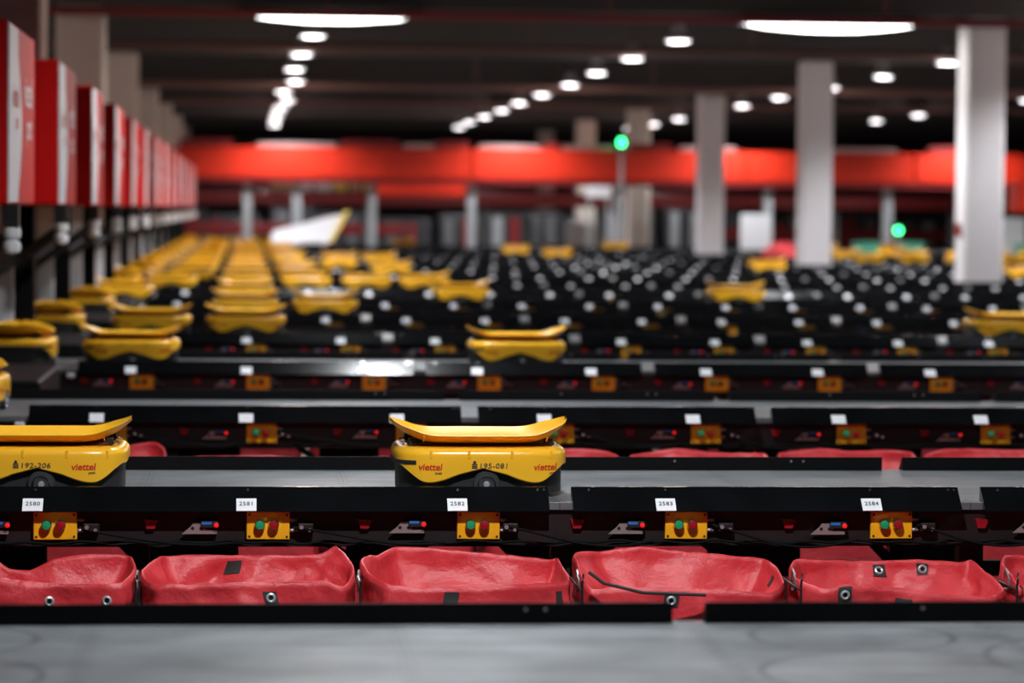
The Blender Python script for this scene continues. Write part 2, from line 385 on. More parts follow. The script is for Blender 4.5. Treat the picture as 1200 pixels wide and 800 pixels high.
for r in range(0, NL + 1):
    Y = lane_y(r); xr = xmax(Y + 1.2); x_l = -1.58
    L = empty('sorting_lane', (0, Y, 0)); lanes[r] = L
    lab = 'grey plate lane at the bottom edge, worn with turning circles' if r == 0 else \
        'grey raised lane with black edge panels, %s' % ('carrying the tags 2580 to 2584' if r == 1 else ORD[r] + ' from the front')
    tag(L, lab, 'sorting lane', 'raised robot lanes')
    MB().box(x_l, xr, 0 if r else -0.35, 1.108, DECK - 0.02, DECK).build('deck_plate', M['deckworn_dimmed'] if r == 0 else M['deck'], L)
    # edge panels with gaps at 0.9 + 1.2 n
    cuts = [-0.86]; g = 0.902
    while g < xr - 0.1: cuts += [g - 0.034, g + 0.034]; g += 1.2
    cuts.append(xr)
    segs = [(cuts[i], cuts[i + 1]) for i in range(0, len(cuts), 2)]
    k = -1; panels = []
    for (a, c) in (segs if r else []):
        b = MB().prism(PB, a, c)
        for bx in (a + 0.05, c - 0.03, c - 0.012):   # small screws near the joints
            p = on_slope(bx, 0.083, 0.0); b.cyl(p, p + nrm * 0.002, 0.004, n=8, mi=1)
        kk = round(a / 0.6)
        for kx in range(kk, kk + 4):
            if a < kx * 0.6 + 0.008 < c:
                p = on_slope(kx * 0.6 + 0.008, 0.083, 0.0); b.cyl(p, p + nrm * 0.002, 0.004, n=8, mi=1)
        pn = b.build('edge_panel', [M['panel'], M['chrome']], L); panels.append((a, c, pn))
    if r >= 1:
        kx = -1
        while kx * TAG < xr - 0.15:
            X = kx * TAG + 0.004
            pn = next((p for a, c, p in panels if a < X < c), None)
            if pn:
                if r == 1 and -1 <= kx <= 3: make_tag(X, str(2581 + kx), pn, 0.0)
                elif plain_tag is None: plain_tag = make_tag(X, None, pn)
                else:
                    o = plain_tag.copy(); C.objects.link(o); o.parent = pn; o.location.x = X + cable_rng.uniform(-0.006, 0.006)
            kx += 1
    # rear edge panels
    for (a, c) in segs:
        a2 = x_l if a < 0 else a
        b = MB().prism(BK[::-1], a2, c)
        for bx in (a2 + 0.45, c - 0.30, c - 0.26):
            b.cyl((bx, 1.0682, DECK + 0.03), (bx, 1.0665, DECK + 0.03), 0.004, n=8, mi=1)
        b.build('rear_panel', [M['rail'], M['alu']], L)
    # frame under the deck
    b = MB()
    for y0 in (0.012, 1.06):
        b.box(x_l, xr, y0, y0 + 0.035, DECK - 0.12, DECK - 0.0205)
        b.box(x_l, xr, y0 - 0.006, y0 + 0.041, DECK - 0.126, DECK - 0.116)
    b.build('side_beam', M['frame'], L)
    b = MB(); x = x_l + 0.05
    while x < xr: b.box(x - 0.02, x + 0.02, 0.05, 1.055, DECK - 0.09, DECK - 0.0205); x += 0.6
    b.build('cross_member', M['frame'], L)
    x = -1.5; xs = [-1.5, -0.3]; g = 0.91
    while g < xr: xs.append(g); g += 1.2
    if r <= 6:
        for x in xs:
            for y0 in (0.055, 1.0):
                bb = MB().box(x - 0.028, x + 0.028, y0, y0 + 0.055, 0.012, DECK - 0.02)
                bb.box(x - 0.05, x + 0.05, y0 - 0.02, y0 + 0.075, 0, 0.012)
                bb.build('leg', M['frame'], L)
    else:
        b = MB()
        for x in xs:
            for y0 in (0.055, 1.0): b.box(x - 0.028, x + 0.028, y0, y0 + 0.055, 0, DECK - 0.02)
        b.build('legs', M['frame'], L)
    if 1 <= r <= 3:
        MB().box(x_l, xr, 0.985, 1.02, 0.575, 0.625).build('lower_rail', M['frame'], L)
        for i_, X in enumerate([-1.1 + 0.6 * q for q in range(int((xr + 0.9) / 0.6))]):
            b = MB(); a_ = (0.20 if i_ % 2 else 0.30); w_ = 0.045
            b.add([(X, 0.95, DECK - 0.125), (X + w_, 0.95, DECK - 0.125), (X + a_ + w_, 0.95, 0.58), (X + a_, 0.95, 0.58), (X, 0.98, DECK - 0.125), (X + w_, 0.98, DECK - 0.125), (X + a_ + w_, 0.98, 0.58), (X + a_, 0.98, 0.58)],
                  [(0, 1, 2, 3), (7, 6, 5, 4), (0, 4, 5, 1), (1, 5, 6, 2), (2, 6, 7, 3), (3, 7, 4, 0)])
            b.box(X + 0.14 + 0.04 * (i_ % 3), X + 0.48, 0.955, 0.975, DECK - 0.30, DECK - 0.122)  # added plate hides brightly lit bags behind, keeping the gap dark
            b.build('brace', M['frame'], L)
    # sensors, clamps and cable along the front beam
    if 1 <= r <= 5:
        kx = -1
        while kx * TAG < xr - 0.3:
            X = kx * TAG
            zz = DECK - 0.072
            # bracket left of the control box
            if side_bracket is None:
                b = MB()
                pts = [(-0.055, -0.016), (0.045, -0.016), (0.045, -0.006), (0.012, -0.004), (0.008, 0.016), (-0.022, 0.016), (-0.03, 0.004)]
                n = len(pts)
                b.add([(px, y, pz) for y in (-0.012, -0.006) for px, pz in pts], [tuple(range(n)), tuple(range(n, 2 * n))[::-1]] + [(i, (i + 1) % n, n + (i + 1) % n, n + i) for i in range(n)])
                b.box(-0.03, 0.03, -0.006, 0.012, -0.012, -0.004)
                for px in (-0.024, 0.0): b.cyl((px, -0.0125, 0.0), (px, -0.0118, 0.0), 0.005, n=12, mi=1)
                sb = b.build('sensor_bracket', [M['alu'], M['black']], L)
                s1 = MB().bevbox(0.0, 0.05, -0.02, -0.006, 0.001, 0.021, 0.002).box(0.002, 0.03, -0.0205, -0.02, 0.012, 0.019, 1).build('sensor', [M['black'], M['blue']], sb)
                s2 = MB().lathe((0.043, -0.02, 0.010), (0, -1, 0), [(0.007, 0), (0.007, 0.003), (0.004, 0.006)], 14).build('indicator_light', M['redled'], sb)
                cl = MB()
                cl.bevbox(0.0, 0.045, -0.02, 0.012, -0.012, 0.014, 0.003).box(-0.012, 0.0, -0.01, 0.0, -0.004, 0.004).cyl((0.01, -0.021, 0.004), (0.01, -0.028, 0.004), 0.006, n=10, mi=1).cyl((0.034, -0.021, -0.004), (0.034, -0.026, -0.004), 0.005, n=10, mi=1)
                clamp = cl.build('cable_clamp', [M['frame'], M['alu']], L)
                rf = MB().add([(-0.018, -0.003, 0.016), (0.022, -0.003, 0.012), (0.012, -0.003, -0.012), (-0.010, -0.003, -0.012), (-0.018, 0.011, 0.016), (0.022, 0.011, 0.012), (0.012, 0.011, -0.012), (-0.010, 0.011, -0.012)],
                              [(0, 1, 2, 3), (7, 6, 5, 4), (0, 4, 5, 1), (1, 5, 6, 2), (2, 6, 7, 3), (3, 7, 4, 0)]).build('reflector', M['redb'], L)
                side_bracket = (sb, s1, s2, clamp, rf)
                sb.location = (X - 0.11, 0.006, zz); clamp.location = (X + 0.145, 0.006, zz); rf.location = (X - 0.27, 0.002, zz + 0.01)
            else:
                sb, s1, s2, clamp, rf = side_bracket
                nb = sb.copy(); C.objects.link(nb); nb.parent = L; nb.location = (X - 0.12 + cable_rng.uniform(-0.015, 0.015), 0.006, zz + cable_rng.uniform(-0.005, 0.003))
                for q in (s1, s2):
                    c2 = q.copy(); C.objects.link(c2); c2.parent = nb
                for q, dx, dz in ((clamp, 0.145, 0), (rf, -0.25, 0.01)):
                    c2 = q.copy(); C.objects.link(c2); c2.parent = L; c2.location = (X + dx + cable_rng.uniform(-0.02, 0.02), 0.006 if q is clamp else 0.002, zz + dz)
            kx += 1
        if r <= 2:
            for X0 in (-0.46, 0.14, 0.74, 1.34, 1.94):
                pts = []
                amp = cable_rng.uniform(0.012, 0.03)
                for i in range(25):
                    t = i / 24
                    pts.append((X0 + t * 0.43, -0.012 - 0.02 * sin(pi * t), DECK - 0.07 - 0.035 * t - amp * sin(pi * t) + 0.008 * sin(5 * t + X0)))
                MB().tube(pts, 0.0035, 8).build('cable', M['cable'], L)
            pts = [(-1.2 + i * 0.02, -0.005 + 0.003 * sin(i), DECK - 0.1125 + 0.002 * sin(i * 0.35) + 0.003 * sin(i * 0.9)) for i in range(int((xr + 1.0) / 0.02))]
            MB().tube(pts, 0.004, 8).build('cable', M['cable'], L)
    # small pale end sensor on the left end
    if r >= 2:
        MB().bevbox(-0.915, -0.875, -0.03, 0.0, DECK - 0.045, DECK - 0.023, 0.004).build('end_sensor', M['white'], L)

# ---------------------------------------------------------------- control boxes
cb = empty('control_box', (0, 0, 0))
fp = MB().bevbox(-0.061, 0.061, -0.014, -0.0005, -0.040, 0.040, 0.002).build('front_plate', M['boxy'], cb)
for sx in (-1, 1):
    for sz in (-1, 1):
        MB().cyl((sx * 0.053, -0.0141, sz * 0.031), (sx * 0.053, -0.0155, sz * 0.031), 0.0034, n=10).build('screw', M['chassis'], cb)
for nm, m, px in (('start_button', 'green', -0.0235), ('stop_button', 'redb', 0.016)):
    bt = MB().lathe((px, -0.0142, 0.003), (0, -1, 0), [(0.0125, 0), (0.0125, 0.018), (0.0115, 0.021), (0.001, 0.0225)], 24).build(nm, M[m], cb)
    bt['label'] = 'green round push button' if m == 'green' else 'red round push button'
    MB().lathe((px, -0.0141, 0.003), (0, -1, 0), [(0.0127, 0.014), (0.0145, 0.014), (0.0150, 0), (0.0150, 0.012), (0.0140, 0.0175), (0.0127, 0.0175)], 24).build('button_ring', M['chrome'], bt)
g2 = MB()
for sz in (0.016, -0.014): g2.cyl((0.061, -0.007, sz), (0.075, -0.007, sz), 0.0055, n=10).cyl((0.075, -0.007, sz), (0.082, -0.007, sz), 0.004, n=10)
g2.build('cable_gland', M['alu'], cb)
remember(cb)
first = True
for r in range(1, 8):
    Y = lane_y(r); kx = -1; n = 0
    while True:
        X = kx * TAG + 0.066
        if X > 0.2715 * Y + (0.05 if r > 1 else -0.3): break
        n += 1
        o = cb if first else copy_tree(cb); first = False
        if r == 1 and kx == -1: pass
        o.location = (X, Y + 0.0125 - 0.0062, DECK - 0.0645)
        o.rotation_euler.y = cable_rng.uniform(-0.012, 0.012)
        if r == 1: lb = 'yellow box with green and red push buttons under tag %d' % (2581 + kx)
        else: lb = 'yellow two-button box, %s from the left on the %s' % (ORD[n] if n < 21 else 'last', lane_word(r))
        tag(o, lb, 'control box', 'two-button control boxes')
        kx += 1

# ---------------------------------------------------------------- robots
A_, B_, NE = 0.255, 0.205, 4.6
def outline(a, b, n=80, e=NE):
    P = []
    for i in range(n):
        t = 2 * pi * i / n; c, s_ = cos(t), sin(t)
        P.append((a * math.copysign(abs(c) ** (2 / e), c), b * math.copysign(abs(s_) ** (2 / e), s_)))
    return P
def front_y(x): return -B_ * (1 - min(0.9999, abs(x) / A_) ** NE) ** (1 / NE)
def smooth(a, b, t): t = max(0, min(1, (t - a) / (b - a))); return t * t * (3 - 2 * t)
def lower_edge(x, y):
    ax, ay = abs(x), abs(y)
    long_side = 0.044 + 0.042 * (1 - smooth(0.0, 0.155, ax)) + 0.060 * smooth(0.160, 0.268, ax)
    end_side = 0.094 + 0.008 * (1 - smooth(0.05, 0.12, ay))
    w_ = smooth(0.238, 0.2549, ax)
    return long_side * (1 - w_) + end_side * w_
def make_robot():
    root = empty('sorting_robot', (0, 0, 0))
    # yellow shell
    b = MB(); n = 120
    O = outline(A_, B_, n); ctr = lambda p, d: (p[0] * (1 - d / A_), p[1] * (1 - d / B_))
    rings = [[(*ctr(p, 0.008), lower_edge(*p) + 0.03) for p in O], [(*ctr(p, 0.007), lower_edge(*p) + 0.002) for p in O],
             [(*ctr(p, 0.003), lower_edge(*p)) for p in O], [(*p, lower_edge(*p) + 0.003) for p in O]]
    for k in range(1, 4): rings.append([(*p, (lower_edge(*p) + 0.003) * (1 - k / 3) + 0.122 * k / 3) for p in O])
    for k in range(1, 8):
        a = k / 7 * pi / 2; rings.append([(*ctr(p, 0.025 * (1 - cos(a))), 0.122 + 0.023 * sin(a)) for p in O])
    rings.append([(*ctr(p, 0.06), 0.147) for p in O])
    b.loft(rings, 0, True, True, False, True)
    for tx in (-0.15, -0.04, 0.085, 0.2):       # small raised clips along both long sides
        for sy in (1, -1):
            y = front_y(tx)
            b.bevbox(tx - 0.004, tx + 0.004, min(sy * y, sy * (y + 0.012)) - 0.0015, max(sy * y, sy * (y + 0.012)) + 0.0015, 0.115, 0.138, 0.0015)
    b.build('shell', M['yellow'], root)
    # chassis
    O2 = outline(A_ - 0.012, B_ - 0.022, 64, 4.2)
    MB().loft([[(*p, z) for p in O2] for z in (0.014, 0.02, 0.11)], 0, True, True, True, True).build('chassis', M['chassis'], root)
    # wheels
    for sy in (-1, 1):
        wl = MB().lathe((0.012, sy * 0.172, 0.040), (0, sy, 0), [(0.030, -0.002), (0.037, 0), (0.040, 0.004), (0.040, 0.022), (0.037, 0.026), (0.026, 0.027)], 32).build('wheel', M['rubber'], root)
        MB().lathe((0.012, sy * 0.172, 0.040), (0, sy, 0), [(0.027, 0.0268), (0.0265, 0.030), (0.0225, 0.0305), (0.0205, 0.0275)], 32, caps=False).lathe((0.012, sy * 0.172, 0.040), (0, sy, 0), [(0.0206, 0.0276), (0.010, 0.0272), (0.0095, 0.0272)], 28, 1, caps=False).lathe((0.012, sy * 0.172, 0.040), (0, sy, 0), [(0.0095, 0.0272), (0.008, 0.031), (0.001, 0.0315)], 20, 2).build('wheel_rim', [M['chrome'], M['dgrey'], M['rim']], wl)
    for sx in (-1, 1):
        for sy in (-1, 1): MB().cyl((sx * 0.19, sy * 0.1 - 0.01, 0.018), (sx * 0.19, sy * 0.1 + 0.01, 0.018), 0.018, n=16).build('caster', M['rubber'], root)
    # black slot round the left end
    P = [p for p in outline(A_ + 0.0012, B_ + 0.0012, 240) if p[0] < -0.19]
    P.sort(key=lambda p: math.atan2(p[1], -p[0]))
    zz = lambda p: (0.098, 0.110)
    b = MB(); v = []
    for z in (0.097, 0.109): v += [(p[0], p[1], z) for p in P]
    n = len(P); v += [(p[0] * 0.985, p[1] * 0.985, z) for z in (0.097, 0.109) for p in P]
    F = [(i, i + 1, n + i + 1, n + i) for i in range(n - 1)] + [(2 * n + i, 3 * n + i, 3 * n + i + 1, 2 * n + i + 1) for i in range(n - 1)]
    F += [(n + i, n + i + 1, 3 * n + i + 1, 3 * n + i) for i in range(n - 1)] + [(i, 2 * n + i, 2 * n + i + 1, i + 1) for i in range(n - 1)]
    b.add(v, F); b.build('sensor_slot', M['chassis'], root)
    # lift plate and brackets
    MB().bevbox(-0.2, 0.2, -0.13, 0.13, 0.1475, 0.1555, 0.003).build('lift_plate', M['liftplate'], root)
    for sx in (-1, 1):
        for sy in (-1, 1):
            x = sx * 0.2; y = sy * 0.105
            MB().bevbox(x - 0.013, x + 0.013, y - 0.02, y + 0.02, 0.146, 0.168, 0.003).cyl((x + sx * 0.012, y - 0.012, 0.153), (x + sx * 0.03, y - 0.012, 0.149), 0.004, n=8, mi=1).build('tray_bracket', [M['black'], M['chrome']], root)
    # tray: curled ends, flared sides
    AX = 0.262; st = []; N = 61
    for i in range(N):
        t = -cos(pi * i / (N - 1)); st.append(t * AX * 0.9995)
    rings = []
    for x in st:
        q = abs(x) / AX; hw = 0.197 * (1 - q ** 3.6) ** (1 / 2.6)
        hw = max(hw, 0.004)
        zb = 0.156 + 0.055 * max(0, (abs(x) - 0.115) / 0.147) ** 2.3
        lip = 0.024 - 0.012 * smooth(0.2, 0.262, abs(x)); fl = min(0.055, hw * 0.42); th = 0.0045
        prof = [(-hw, zb + lip), (-hw + fl * 0.38, zb + lip * 0.55), (-hw + fl * 0.85, zb + 0.003), (-hw + fl * 1.2, zb)]
        prof += [(-y, z) for y, z in prof[::-1]]
        inner = [(-hw + 0.003, zb + lip + 0.001), (-hw + fl * 0.46, zb + lip * 0.55 + th * 0.6), (-hw + fl * 0.95, zb + 0.003 + th), (-hw + fl * 1.25, zb + th)]
        inner += [(-y, z) for y, z in inner[::-1]]
        rings.append([(x, y, z) for y, z in prof + inner[::-1]])
    b = MB().loft(rings, 0, True, True, True, True)
    for k in range(-3, 4):          # small ribs inside both long walls
        x = k * 0.06 + 0.01
        for sy in (-1, 1):
            b.add([(x - 0.0015, sy * 0.192, 0.1775), (x + 0.0015, sy * 0.192, 0.1775), (x + 0.0015, sy * 0.160, 0.1625), (x - 0.0015, sy * 0.160, 0.1625),
                   (x - 0.0015, sy * 0.180, 0.178), (x + 0.0015, sy * 0.180, 0.178), (x + 0.0015, sy * 0.150, 0.1635), (x - 0.0015, sy * 0.150, 0.1635)],
                  [(0, 1, 2, 3), (4, 7, 6, 5), (0, 4, 5, 1), (2, 6, 7, 3), (0, 3, 7, 4), (1, 5, 6, 2)])
    b.build('tray', M['tray'], root)
    return root
LOGO = {}
def put_logos(root, xs):
    for cx in xs:
        cz = 0.090
        if cx not in LOGO:
            vs, fs = text_mesh('viettel', 0.0285, 0.12, 0.0006, space=0.98)
            a = MB().add([(cx + v.x, front_y(cx + v.x) - 0.0012, cz + v.y * 0.95) for v in vs], fs).build('logo', M['redink'], root)
            vs, fs = text_mesh('post', 0.011, 0.1, 0.0002)
            b = MB().add([(cx + 0.024 + v.x, front_y(cx + 0.024 + v.x) - 0.0012, cz - 0.0165 + v.y) for v in vs], fs).build('logo', M['ink'], root)
            a['label'] = 'red lettering'; b['label'] = 'small black lettering'; LOGO[cx] = (a, b)
        else:
            for q in LOGO[cx]: c = q.copy(); C.objects.link(c); c.parent = root
def put_number(root, s, x0):
    vs, fs = text_mesh(s, 0.0245, 0.08, 0.0003, align='LEFT', space=1.08)
    b = MB().add([(x0 + 0.020 + v.x, front_y(x0 + 0.020 + v.x) - 0.0012, 0.094 + v.y * 0.85) for v in vs], fs)
    y = front_y(0) - 0.0012
    b.add([(x0 + 0.008 + 0.0045 * cos(k * pi / 6), y, 0.105 + 0.0045 * sin(k * pi / 6)) for k in range(12)], [tuple(range(12))])
    for z in (0.0975, 0.092, 0.087):
        b.add([(x0 - 0.001, y, z), (x0 + 0.017, y, z), (x0 + 0.015, y, z + 0.0033), (x0 + 0.001, y, z + 0.0033)], [(0, 1, 2, 3)])
    b.build('number_marking', M['ink'], root)
rob = make_robot(); remember(rob)
robots = []     # (lane, x, rotation, dy)
H = pi / 2
for item in [(1, -0.595, 0, 0), (1, 0.688, 0, 0), (2, -1.18, H, 0), (3, -0.60, 0, 0), (3, 1.435, 0, 0), (3, -1.2, H, 0.02), (4, -1.24, -H, 0.02), (4, -0.605, 0, 0), (4, 0.0, 0, 0), (4, 4.99, 0, 0.0),
             (5, -1.2, H, 0), (5, 0.0, 0, 0), (5, 0.60, 0, 0), (6, -1.06, 0, 0.1), (6, 1.885, 0, 0), (6, 4.35, 0, 0), (7, -0.73, 0, 0), (7, 0.0, 0, 0), (7, 0.6, 0, 0), (7, 1.2, 0, 0), (7, 1.78, 0, 0.1),
             (9, 1.78, 0, 0.1), (10, 7.1, 0, 0), (11, 1.36, 0, 0), (11, 1.95, 0, 0.1), (14, 4.9, 0, 0), (13, 5.3, 0, 0), (17, 3.4, 0, 0), (16, 7.6, 0, 0), (10, 1.25, 0, 0),
             (9, 9.75, 0, 0), (12, 9.95, 0, 0), (12, 10.7, 0, 0), (12, 12.3, 0, 0), (13, 10.3, 0, 0), (13, 11.4, 0, 0), (14, 11.9, 0, 0), (14, 14.6, 0, 0), (12, 11.5, H, 0), (15, 11.3, 0, 0), (16, 13.2, 0, 0),
             (14, 10.0, 0, 0), (17, 11.2, 0, 0), (13, 12.9, 0, 0), (10, 11.1, 0, 0), (11, 13.2, 0, 0)]:
    robots.append(item)
for r in range(6, 18):
    robots.append((r, -1.22 if r > 6 else -1.42, H if r != 6 else H, 0) if r != 6 else (6, -0.45, 0, 0))
    if r >= 8:
        robots += [(r, -0.60, 0, 0), (r, 0.0, 0, 0)]
        if r not in (10, 16): robots.append((r, 0.6, 0, 0))
robots = [q for q in robots if not (q[0] == 6 and q[1] == -0.45)] + [(6, 0.0, 0, 0)]
by = {}
for q in robots: by.setdefault(q[0], []).append(q)
first = True
for r in sorted(by):
    row = sorted(by[r], key=lambda q: q[1])
    for i, (_, X, rz, dy) in enumerate(row):
        o = rob if first else copy_tree(rob); first = False
        o.location = (X, lane_y(r) + (0.335 if not rz else 0.40) + dy, DECK); o.rotation_euler.z = rz + (random.uniform(-0.03, 0.03) if r > 1 else 0)
        if r == 1:
            lb = ['yellow robot marked 192-206, cut by the left edge, on the front lane', 'yellow robot marked 195-081 with curled tray, centre of the front lane'][i]
            put_number(o, ['192-206', '195-081'][i], [-0.068, -0.032][i])
            put_logos(o, [(0.132, -0.19), (-0.153, 0.183)][i])
        else:
            pos = 'only one' if len(row) == 1 else ORD[i + 1] + ' from the left'
            lb = 'yellow robot%s, %s on the %s' % (' seen end-on' if rz else ' with curled tray', pos, lane_word(r))
        if 2 <= r <= 5: put_logos(o, (-0.153, 0.183))
        tag(o, lb, 'robot', 'yellow sorting robots')

# ---------------------------------------------------------------- red bags
def crumple(p, sd, scale=1.0):
    """sharp creases of stiff cloth: folded plane waves in several directions, faded in and out"""
    v = 0
    for q, (d, fr, a) in enumerate(CREASES):
        ph = noise.noise(p * 2.3 + Vector((q * 7.1, sd, q))) * 0.9
        u = p.dot(d) * fr * scale + sd * 0.37 * (q + 1) + ph
        m_ = max(0.0, noise.noise(p * 3.1 + Vector((sd, q * 3.3, 1.7))) + 0.35)
        v += a * (abs((u % 1.0) - 0.5) * 2 - 0.5) * m_
    return v
rc = random.Random(77); CREASES = []
for fr, a in ((4.5, 0.016), (7.0, 0.012), (9.0, 0.010), (13.0, 0.006), (19.0, 0.0045), (27.0, 0.0028)):
    CREASES.append((Vector((rc.uniform(-1, 1), rc.uniform(-0.6, 0.6), rc.uniform(-1, 1))).normalized(), fr, a * 1.6))
def make_bag(X, Y, seed, rim_pts, label='', patches=(), eyelets=(), n=260, w=0.56, d=0.385):
    # resample the rim polygon (anticlockwise seen from above)
    P = [Vector(p) for p in rim_pts]; m_ = len(P)
    for p in P: p.x = max(-0.290, min(0.290, p.x))
    seg = [(P[(i + 1) % m_] - P[i]).length for i in range(m_)]; tot = sum(seg); rim = []
    for j in range(n):
        t = j / n * tot; i = 0
        while t > seg[i] and i < m_ - 1: t -= seg[i]; i += 1
        f = t / seg[i]
        p0, p1, p2, p3 = P[i - 1], P[i], P[(i + 1) % m_], P[(i + 2) % m_]
        cr = 0.5 * ((2 * p1) + (p2 - p0) * f + (2 * p0 - 5 * p1 + 4 * p2 - p3) * f * f + (3 * p1 - p0 - 3 * p2 + p3) * f ** 3)
        rim.append(p1.lerp(p2, f) * 0.45 + cr * 0.55)
    off = Vector((seed * 3.7, seed * 1.3, 0))
    rings = {}; order = []
    prof = [(-1, z) for z in (0.36, 0.30, 0.25, 0.21, 0.18, 0.155, 0.135, 0.118, 0.102, 0.088, 0.075, 0.063, 0.052, 0.042, 0.032, 0.023, 0.015, 0.008, 0.003)] + [(0, 0.0)] + \
           [(1, z) for z in (0.002, 0.006, 0.012, 0.019, 0.027, 0.036, 0.046, 0.057, 0.069, 0.081, 0.094, 0.107, 0.118, 0.1185, 0.13, 0.16, 0.2, 0.27, 0.36, 0.47, 0.6, 0.72)]
    allr = []
    for side, z in prof:
        ring = []
        for j in range(n):
            r = rim[j]; ang = math.atan2(r.y / d, r.x / w); e = 5.0; c, s_ = cos(ang), sin(ang)
            bx = math.copysign(abs(c) ** (2 / e), c) * w / 2; by = math.copysign(abs(s_) ** (2 / e), s_) * d / 2
            nn = Vector((bx / w, by / d, 0)).normalized()
            if side <= 0:
                g = smooth(0, 0.20, z); tgt = Vector((bx * 0.72, by * 0.62))
                x = r.x * (1 - g) + tgt.x * g; y = r.y * (1 - g) + tgt.y * g; ins = 0.007 * min(1, z / 0.006)
                x -= nn.x * ins; y -= nn.y * ins; zz = r.z - z
                p = Vector((x, y, zz)); k = crumple(p + off, seed, 0.8) * min(1, 0.12 + z / 0.05) * 1.25
                p += Vector((-nn.x, -nn.y, 0.35)) * k
            else:
                g = smooth(0, 0.3, z); cuff = 0.012 if z < 0.1182 else 0.0
                x = r.x * (1 - g) + bx * g; y = r.y * (1 - g) + by * g; ins = cuff * min(1, z / 0.012) - 0.004 * (cuff == 0)
                x += nn.x * ins * 0.6; y += nn.y * ins * 0.6
                zz = r.z - z if z < 0.3 else (r.z - 0.3) * (1 - (z - 0.3) / 0.42) + 0.012 * (z - 0.3) / 0.42
                p = Vector((x, y, max(0.012, zz))); k = crumple(p + off * 1.7, seed + 3, 0.8) * min(1, 0.12 + z / 0.05) * 0.8
                p += Vector((nn.x, nn.y, 0)) * k
                p.z = max(p.z, 0.012)
            # small ripples along the rim edge
            p.z += 0.003 * noise.noise(Vector((r.x * 22, r.y * 22, seed))) * max(0, 1 - z / 0.06)
            p.x = max(-0.2935, min(0.2935, p.x)); p.y = min(p.y, 0.222)
            ring.append(p)
        allr.append((side, z, ring))
    b = MB().loft([r for _, _, r in allr], 0, True, True, False, True)
    o = b.build('parcel_bag', M['bag'], None, (X, Y, 0))
    for e in o.data.edges: e.use_edge_sharp = False
    tag(o, label, 'bag', 'red tarpaulin bags')
    def surf(side, jf, z):
        rs = [q for q in allr if q[0] == side]; rs.sort(key=lambda q: q[1])
        for i in range(len(rs) - 1):
            if rs[i][1] <= z <= rs[i + 1][1]: break
        f = (z - rs[i][1]) / (rs[i + 1][1] - rs[i][1]); j0 = int(math.floor(jf)) % n; j1 = (j0 + 1) % n; g = jf - math.floor(jf)
        q = lambda rr: rr[j0] * (1 - g) + rr[j1] * g
        return q(rs[i][2]) * (1 - f) + q(rs[i + 1][2]) * f
    def find(side, where, xx, z):
        best = None
        for j in range(n):
            r = rim[j]
            if (where == 'front' and r.y > -0.14) or (where == 'back' and r.y < 0.15) or (where == 'left' and not (r.x < 0 and -0.16 < r.y < 0.18)) or (where == 'right' and not (r.x > 0 and -0.16 < r.y < 0.18)): continue
            dd = abs((r.x if where in ('front', 'back') else r.y) - xx)
            if best is None or dd < best[0]: best = (dd, j)
        return best[1]
    def frame(side, j, z):
        p = surf(side, j, z); u = surf(side, j + 2, z) - surf(side, j - 2, z); v = surf(side, j, z + 0.01) - surf(side, j, max(0.001, z - 0.01))
        nn = u.cross(v).normalized(); c = Vector((rim[j].x, rim[j].y * 1.4, 0)) * (1 if side > 0 else -1)
        if nn.dot(c) < 0: nn = -nn
        return p, nn
    step = tot / n
    for (side, where, xx, z, pw, ph, ring_on) in patches:
        j = find(side, where, xx, z); vs = []; K = 6
        p, nn = frame(side, j, z)
        for a in range(K + 1):
            for c in range(K + 1):
                q = surf(side, j + (c / K - 0.5) * pw / step, max(0.0015, z + (a / K - 0.5) * ph))
                vs.append(q + nn * 0.0022)
        lo = len(vs); vs += [v - nn * 0.0018 for v in vs]
        F = [(a * 7 + c, a * 7 + c + 1, (a + 1) * 7 + c + 1, (a + 1) * 7 + c) for a in range(K) for c in range(K)]
        F += [tuple(i + lo for i in f[::-1]) for f in F]
        for c in range(K): F += [(c, lo + c, lo + c + 1, c + 1), (42 + c, 43 + c, lo + 43 + c, lo + 42 + c), (c * 7, (c + 1) * 7, lo + (c + 1) * 7, lo + c * 7), (c * 7 + 6, lo + c * 7 + 6, lo + c * 7 + 13, c * 7 + 13)]
        pt = MB().add(vs, F, 0, True).build('eyelet_patch', M['rubber'], o); pt['label'] = 'black eyelet patch'
        if ring_on: eyelet_ring(p + nn * 0.003, nn, pt)
    for (side, where, xx, z) in eyelets:
        p, nn = frame(side, find(side, where, xx, z), z); eyelet_ring(p + nn * 0.001, nn, o)
    return o
def eyelet_ring(c, nn, par):
    MB().lathe(c, nn, [(0.0065, 0), (0.007, 0.0025), (0.0095, 0.004), (0.0125, 0.0025), (0.0135, 0)], 24, caps=False).lathe(c, nn, [(0.0068, 0.0006), (0.0001, 0.0006)], 24, 1, caps=False).build('eyelet', [M['rim'], M['rail']], par)
BY = lane_y(1) - 0.295
S_ = 0.022      # local shift of the traced rims
